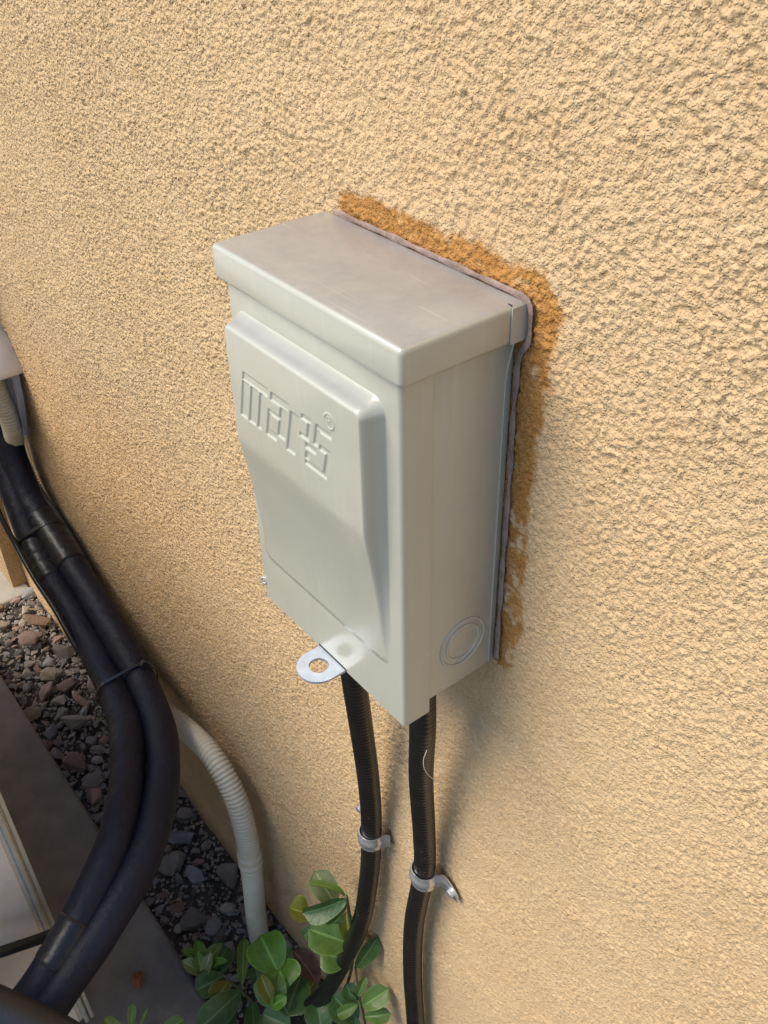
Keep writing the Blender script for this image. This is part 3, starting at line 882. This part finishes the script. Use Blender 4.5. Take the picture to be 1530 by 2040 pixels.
def film_material():
    k = NT('clear_film')
    k.out((0.62, 0.68, 0.80), 0.22, k.bump(k.noise(60.0, 4, 0.7), 0.004, 0.8))
    tr = k.n('ShaderNodeBsdfTransparent')
    mx = k.n('ShaderNodeMixShader'); mx.inputs[0].default_value = 0.45
    k.l(tr.outputs[0], mx.inputs[1]); k.l(k.b.outputs[0], mx.inputs[2])
    k.l(mx.outputs[0], k.t.nodes['Material Output'].inputs[0])
    return k.m
def film():
    nz, nx = 22, 12
    X = np.zeros((nz, nx)); Y = X.copy(); Z = X.copy()
    for i in range(nz):
        t = i / (nz - 1)
        for j in range(nx):
            s = j / (nx - 1)
            w = 0.045 * (1 - 0.72 * max(0, (t - 0.35) / 0.65) ** 1.3)
            X[i, j] = -0.800 + 0.014 * t + s * w * 0.9 + 0.004 * math.sin(9 * s + 5 * t)
            Y[i, j] = -0.009 - 0.004 * math.sin(11 * s + 3 * t) - 0.002 * t
            Z[i, j] = 0.604 - 0.10 * t - 0.012 * abs(s - 0.5) * t
    o = grid_mesh('plastic_film', X, Y, Z, film_material())
    md = o.modifiers.new('thickness', 'SOLIDIFY'); md.thickness = 0.0003
    return tag(o, 'torn clear plastic film hanging below the white cover', 'plastic film')
film()
th = tube('film_thread', [(-0.775, -0.018, 0.515), (-0.790, -0.012, 0.49), (-0.80, -0.010, 0.44), (-0.81, -0.008, 0.41)], 0.0005, M['hose'], None, 6, 0.004)
tag(th, 'thin pale thread dangling from the plastic film', 'thread')

# ------------------------------------------------------------------ air conditioner
ac = empty('air_conditioner', (-0.66, -0.39, 0.05), 'ivory outdoor air conditioner unit standing on the grey pad', 'air conditioner')
rbox('cabinet', (-1.04, -0.545, 0.070), (-0.2745, -0.2445, 0.725), M['ac_white'], ac, 0.014, 5)
rbox('side_panel', (-0.2765, -0.530, 0.082), (-0.2715, -0.2560, 0.710), M['ac_white'], ac, 0.0022, 3)
rbox('corner_trim', (-0.2795, -0.2520, 0.075), (-0.2712, -0.2475, 0.715), M['ac_trim'], ac, 0.0012, 2)
rbox('corner_trim', (-0.2795, -0.2455, 0.075), (-0.2725, -0.2413, 0.715), M['ac_trim'], ac, 0.0012, 2)
rbox('top_cover', (-1.048, -0.552, 0.725), (-0.268, -0.238, 0.743), M['ac_white'], ac, 0.006, 4)
for x in (-0.92, -0.42):
    for y in (-0.52, -0.285):
        rbox('foot', (x - 0.025, y - 0.018, 0.050), (x + 0.025, y + 0.018, 0.072), M['rubber'], ac, 0.004, 2)

# ------------------------------------------------------------------ gravel
def rock_mesh(i, flat):
    rg = random.Random(100 + i)
    bm = bmesh.new()
    n = rg.randint(11, 16)
    for _ in range(n):
        v = Vector((rg.gauss(0, 1), rg.gauss(0, 1), rg.gauss(0, 1))).normalized()
        r = rg.uniform(0.78, 1.05)
        bm.verts.new((v.x * r * rg.uniform(0.9, 1.1), v.y * r * 0.78, v.z * r * flat))
    res = bmesh.ops.convex_hull(bm, input=bm.verts[:])
    bmesh.ops.delete(bm, geom=[g for g in res['geom_interior'] if isinstance(g, bmesh.types.BMVert)], context='VERTS')
    bmesh.ops.bevel(bm, geom=bm.edges[:], offset=0.03, segments=1, profile=0.5, affect='EDGES')
    me = bpy.data.meshes.new('stone')
    bmesh.ops.recalc_face_normals(bm, faces=bm.faces[:])
    bm.to_mesh(me); bm.free()
    return me
BASES = [rock_mesh(i, f) for i, f in enumerate([0.45, 0.6, 0.35, 0.7, 0.5, 0.28, 0.55, 0.4, 0.62, 0.33])]
VAR = {}
def stone(p, r, base, mi, rot, tilt=(0, 0)):
    key = (base, mi)
    if key not in VAR:
        me = BASES[base].copy(); me.materials.clear(); me.materials.append(STONES[mi]); VAR[key] = me
    o = bpy.data.objects.new('stone', VAR[key])
    o.location = p; o.scale = (r, r, r)
    o.rotation_euler = (tilt[0], tilt[1], rot)
    return link(o, ground)
# stones the photograph lets one single out
stone((-0.3422, -0.0858, 0.010), 0.0250, 5, 0, 0.5, (0.1, -0.1))
stone((-0.3180, -0.0690, 0.010), 0.0200, 9, 1, 2.1, (0.2, 0.1))
stone((-0.4700, -0.0400, 0.012), 0.0280, 2, 1, 0.9, (0.1, 0.2))
stone((-0.6690, -0.1030, 0.014), 0.0240, 3, 2, 0.3, (0.3, 0.1))
stone((-0.6260, -0.0900, 0.012), 0.0230, 7, 0, 1.9, (0.2, 0.1))
stone((-0.6000, -0.1060, 0.014), 0.0230, 4, 2, 2.9, (0.1, 0.3))
stone((-1.0000, -0.0230, 0.026), 0.0300, 2, 4, 0.6, (0.2, 0.1))
stone((-0.9600, -0.0500, 0.020), 0.0260, 7, 2, 1.1, (0.3, 0.2))
stone((-0.4340, -0.0680, 0.010), 0.0260, 5, 0, 1.5, (0.1, 0.1))
stone((-0.3980, -0.0560, 0.009), 0.0200, 9, 1, 0.2, (0.1, 0.2))
placed = []
tries = 0
while len(placed) < 285 and tries < 40000:
    tries += 1
    x = random.uniform(-1.09, -0.13); y = random.uniform(-0.124, -0.006)
    far = x < -0.52
    r = random.choice([random.uniform(0.008, 0.014), random.uniform(0.013, 0.027)]) if far else random.choice([random.uniform(0.006, 0.010), random.uniform(0.010, 0.018), random.uniform(0.012, 0.024)])
    if any((x - a) ** 2 + (y - b) ** 2 < ((r + c) * (0.62 if far else 0.78)) ** 2 for a, b, c in placed): continue
    placed.append((x, y, r))
    mi = random.choices(range(5), weights=(5, 2.4, 2.2, 3.0, 0.4) if far else (5, 3.6, 2.6, 1.2, 0.2))[0]
    stone((x, y, r * (0.35 if far else 0.12) + 0.003), r, random.randrange(10), mi, random.uniform(0, 6.3), (random.uniform(-0.5, 0.5), random.uniform(-0.5, 0.5)))

def fines():
    verts = []; faces = []
    oct_ = [(1, 0, 0), (-1, 0, 0), (0, 1, 0), (0, -1, 0), (0, 0, 1), (0, 0, -1)]
    tri = [(0, 2, 4), (2, 1, 4), (1, 3, 4), (3, 0, 4), (2, 0, 5), (1, 2, 5), (3, 1, 5), (0, 3, 5)]
    rg = random.Random(5)
    for _ in range(3600):
        x = rg.uniform(-1.09, -0.10); y = rg.uniform(-0.126, -0.002); r = rg.uniform(0.0008, 0.0036)
        q = Quaternion((rg.gauss(0, 1), rg.gauss(0, 1), rg.gauss(0, 1), rg.gauss(0, 1))).normalized()
        b = len(verts)
        for v in oct_:
            w = q @ (Vector(v) * r * rg.uniform(0.6, 1.25))
            verts.append((x + w.x, y + w.y, 0.004 + w.z * 0.7 + (0.003 if x < -0.5 else 0.001)))
        faces += [(b + i, b + j, b + k) for i, j, k in tri]
    o = mesh_obj('fine_gravel', verts, faces, STONES[0], ground, False)
    o.data.materials.append(STONES[1]); o.data.materials.append(STONES[3])
    mi = np.repeat(RNG.choice([0, 0, 1, 2], 3600), 8).astype(np.int32)
    o.data.polygons.foreach_set('material_index', mi)
    o['kind'] = 'stuff'
fines()

straws = [((-1.02, -0.03, 0.034), (-0.985, -0.015, 0.038)), ((-0.88, -0.075, 0.022), (-0.845, -0.060, 0.024)), ((-0.73, -0.045, 0.024), (-0.69, -0.035, 0.022)), ((-0.80, -0.105, 0.014), (-0.80, -0.085, 0.03)), ((-0.385, -0.10, 0.010), (-0.37, -0.085, 0.016))]
names = ['bent straw by the pale walk', 'dry straw lying over the coarse gravel', 'dry straw near the bend of the pipes', 'short upright straw beside the pad edge', 'short pale straw beside the flat slate stones']
for (a, b), nm in zip(straws, names):
    a, b = Vector(a), Vector(b)
    o = tube('straw', [a, a.lerp(b, 0.5) + Vector((0, 0.002, 0.003)), b], 0.0009, M['twig'], None, 6, 0.004)
    tag(o, nm, 'straw', 'dry straws on the gravel')

# ------------------------------------------------------------------ plants
NRM = Vector((0.42, -0.30, 0.85)).normalized()
def leaf(name, b, t, w, tone, curl, fold, roll, parent):
    b, t = Vector(b), Vector(t)
    ax = (t - b); L = ax.length; ax.normalize()
    n = (NRM - ax * NRM.dot(ax)).normalized()
    n = Quaternion(ax, math.radians(roll)) @ n
    sd = n.cross(ax)
    nu, nv = 12, 9
    verts = []; lv = []; ls = []
    ph = (b.x * 913 + t.z * 377) % 6.28
    for i in range(nu):
        s = i / (nu - 1)
        f = (max(s, 0.0) ** 0.66) * (max(1 - s, 0.0) ** 0.34) / 0.52 * 1.25
        f = max(f, 0.035 if i == 0 else 0.0)
        for j in range(nv):
            v = -1 + 2 * j / (nv - 1)
            x = s * L * 1.03
            y = v * f * w / 2
            z = (fold + 0.14) * abs(v) ** 1.4 * f * w / 2 * (1.0 + 0.25 * math.sin(5 * s + ph)) - (curl + 0.10) * L * (s - 0.15) ** 2 * 0.9
            z += 0.035 * w * math.sin(9 * s + 2.2 * v + ph) * abs(v) - 0.02 * w * math.exp(-(v / 0.12) ** 2)
            verts.append(b + ax * x + sd * y + n * z)
            lv.append(v); ls.append(s)
    faces = [(i * nv + j, i * nv + j + 1, (i + 1) * nv + j + 1, (i + 1) * nv + j) for i in range(nu - 1) for j in range(nv - 1)]
    o = mesh_obj(name, verts, faces, LEAF[tone], parent)
    for k, a in (('lv', lv), ('ls', ls)):
        at = o.data.attributes.new(k, 'FLOAT', 'POINT'); at.data.foreach_set('value', a)
    return o

LEAVES = {
    'W': [
        ((-0.0698,-0.026,0.3521),(-0.0931,-0.0396,0.3724),0.0092,'g',0.5,0.3,60),
        ((-0.0803,-0.032,0.3347),(-0.0954,-0.0385,0.3653),0.0197,'p',0.35,0.1,0),
        ((-0.1191,-0.04,0.2706),(-0.1302,-0.0506,0.2837),0.023,'y',0.3,0.1,40),
        ((-0.0682,-0.026,0.3525),(-0.0826,-0.0649,0.3431),0.0166,'d',0.2,0.5,-30),
        ((-0.07,-0.024,0.343),(-0.0758,-0.0512,0.3339),0.0139,'g',0.2,0.4,0),
        ((-0.0786,-0.02,0.2522),(-0.1022,-0.0478,0.2747),0.0288,'g',0.15,0.12,0),
        ((-0.0815,-0.022,0.2194),(-0.0979,-0.0419,0.2307),0.0254,'g',0.15,0.1,0),
        ((-0.1277,-0.03,0.2273),(-0.1305,-0.0446,0.2184),0.0104,'d',0.2,0.2,0),
        ((-0.1278,-0.024,0.2049),(-0.1295,-0.0376,0.1959),0.0074,'d',0.2,0.2,0),
        ((-0.0677,-0.022,0.2242),(-0.054,-0.007,0.2704),0.0141,'d',0.15,0.3,20),
        ((-0.0786,-0.02,0.2522),(-0.0888,-0.0157,0.2831),0.0139,'y',0.2,0.3,0),
        ((-0.076,-0.03,0.3036),(-0.0898,-0.0361,0.3265),0.0143,'d',0.3,0.3,-20),
    ],
    'S': [
        ((-0.0494,-0.03,0.1851),(-0.0378,-0.009,0.2064),0.0172,'g',0.2,0.2,0),
        ((-0.047,-0.03,0.167),(-0.0292,-0.0132,0.1783),0.0123,'g',0.2,0.3,0),
        ((-0.0658,-0.024,0.156),(-0.0719,-0.047,0.1505),0.0099,'g',0.2,0.35,0),
        ((-0.0706,-0.022,0.1501),(-0.0833,-0.0261,0.1669),0.0147,'d',0.2,0.2,0),
        ((-0.0657,-0.024,0.172),(-0.0679,-0.0125,0.1903),0.0072,'g',0.2,0.35,0),
        ((-0.0609,-0.03,0.134),(-0.0836,-0.0406,0.1594),0.0252,'d',0.2,0.15,0),
        ((-0.0542,-0.03,0.1287),(-0.0657,-0.0472,0.137),0.0221,'d',0.2,0.15,0),
    ],
    'C': [
        ((-0.1629,-0.0626,0.12),(-0.2011,-0.061,0.14),0.0358,'b',0.22,0.08,0),
        ((-0.1745,-0.0589,0.12),(-0.1451,-0.0659,0.125),0.0366,'b',0.2,0.1,0),
        ((-0.1551,-0.04,0.1),(-0.1284,-0.0763,0.105),0.0322,'d',0.15,0.15,0),
        ((-0.138,-0.0534,0.08),(-0.1439,-0.0307,0.09),0.0226,'o',0.15,0.15,0),
        ((-0.1417,-0.0846,0.11),(-0.1593,-0.0854,0.135),0.0131,'o',0.6,0.5,0),
        ((-0.1402,-0.0836,0.11),(-0.1442,-0.0693,0.135),0.012,'g',0.6,0.5,40),
        ((-0.1445,-0.0839,0.1),(-0.1682,-0.0906,0.12),0.0143,'g',0.5,0.4,-30),
        ((-0.1416,-0.0879,0.11),(-0.1335,-0.0774,0.125),0.0109,'b',0.5,0.4,0),
        ((-0.1189,-0.0788,0.09),(-0.1474,-0.0975,0.095),0.0296,'d',0.15,0.15,0),
        ((-0.1237,-0.0491,0.07),(-0.1463,-0.0569,0.085),0.0259,'d',0.15,0.2,0),
        ((-0.0867,-0.0593,0.1),(-0.1093,-0.0485,0.12),0.0248,'d',0.2,0.12,0),
        ((-0.1759,-0.0448,0.09),(-0.1886,-0.0399,0.11),0.0138,'g',0.2,0.3,0),
        ((-0.1811,-0.0807,0.09),(-0.1961,-0.0755,0.1),0.0148,'d',0.2,0.2,0),
    ],
    'L': [
        ((-0.2463,-0.1206,0.06),(-0.2686,-0.1176,0.085),0.0129,'b',0.7,0.5,60),
        ((-0.2463,-0.1206,0.06),(-0.2666,-0.1093,0.085),0.0118,'b',0.7,0.5,20),
        ((-0.2455,-0.1197,0.06),(-0.2559,-0.0979,0.085),0.0141,'g',0.7,0.5,-30),
        ((-0.2448,-0.1188,0.06),(-0.241,-0.1026,0.085),0.0105,'b',0.7,0.5,-60),
        ((-0.247,-0.1216,0.06),(-0.254,-0.1283,0.085),0.0129,'p',0.7,0.5,40),
        ((-0.2445,-0.1203,0.06),(-0.2439,-0.1129,0.085),0.0105,'p',0.7,0.5,0),
        ((-0.2449,-0.1228,0.06),(-0.2513,-0.1193,0.085),0.0105,'g',0.7,0.5,10),
        ((-0.2405,-0.1112,0.055),(-0.2554,-0.0819,0.065),0.0226,'d',0.15,0.15,0),
        ((-0.2323,-0.1011,0.055),(-0.2347,-0.1345,0.06),0.0222,'d',0.15,0.3,0),
        ((-0.2235,-0.0996,0.055),(-0.2124,-0.1249,0.055),0.0198,'o',0.15,0.4,20),
        ((-0.2045,-0.0947,0.055),(-0.1947,-0.1512,0.06),0.0263,'d',0.12,0.25,0),
        ((-0.2103,-0.0905,0.05),(-0.2485,-0.0617,0.07),0.0113,'g',0.12,0.4,0),
        ((-0.189,-0.09,0.05),(-0.1538,-0.1087,0.055),0.0148,'d',0.12,0.3,0),
        ((-0.2051,-0.1024,0.045),(-0.1889,-0.1328,0.04),0.0173,'d',0.12,0.3,0),
    ],
    'M': [
        ((-0.221,-0.2168,0.1),(-0.2322,-0.2068,0.12),0.0076,'g',0.15,0.3,0),
        ((-0.2202,-0.2243,0.1),(-0.2424,-0.2374,0.11),0.013,'y',0.2,0.3,0),
        ((-0.1965,-0.1946,0.1),(-0.1893,-0.1713,0.11),0.014,'g',0.2,0.2,0),
        ((-0.2156,-0.2117,0.1),(-0.2184,-0.1964,0.12),0.0027,'g',0.15,0.3,0),
    ],
}
SHOOTS = {
    'W': ('leafy shoot pressed against the wall beside the curving conduit', [(-0.0664, -0.028, 0.361), (-0.0715, -0.022, 0.292), (-0.084, -0.016, 0.2007), (-0.1076, -0.014, 0.0959), (-0.12, -0.016, -0.01)]),
    'S': ('thin sprig with small leaves under the bend of the curving conduit', [(-0.0802, -0.015, 0.2001), (-0.0711, -0.02, 0.1845), (-0.0678, -0.02, 0.153), (-0.0637, -0.02, 0.1326), (-0.0594, -0.022, 0.0976), (-0.066, -0.03, -0.01)]),
    'C': ('shoot with large bright round leaves at the foot of the hose', [(-0.1629, -0.0626, 0.12), (-0.1562, -0.0623, 0.1), (-0.1487, -0.0607, 0.07), (-0.1519, -0.0563, -0.01)]),
    'L': ('low shoot with a crinkled bud and dark leaves by the pad edge', [(-0.2463, -0.1206, 0.060), (-0.2366, -0.1026, 0.055), (-0.2235, -0.0996, 0.055), (-0.207, -0.0938, 0.05), (-0.1966, -0.0876, 0.03), (-0.1968, -0.0855, -0.01)]),
    'M': ('few small leaf tips poking up at the end of the pad', [(-0.221, -0.2168, 0.1), (-0.205, -0.205, 0.095), (-0.182, -0.20, 0.06), (-0.172, -0.20, -0.01)]),
}
for key, (lab, stem) in SHOOTS.items():
    o = empty('leafy_shoot', stem[-1], lab, 'plant', 'leafy shoots along the wall foot')
    tube('stem', stem, 0.0016 if key != 'S' else 0.0013, M['stem'], o, 8, 0.004)
    for l in LEAVES[key]:
        leaf('leaf', *l, o)
dl = leaf('dry_leaf', (-0.1518, -0.0219, 0.06), (-0.1887, -0.0241, 0.085), 0.0222, 'm', 0.3, 0.5, 25, None)
tag(dl, 'folded brown dry leaf leaning between the shoots and the wall', 'leaf', 'fallen leaves')
dl2 = leaf('dry_leaf', (-0.2990, -0.1740, 0.0535), (-0.2850, -0.1870, 0.056), 0.0110, 'r', 0.5, 0.6, 10, None)
tag(dl2, 'small curled red leaf lying on the grey pad', 'leaf', 'fallen leaves')
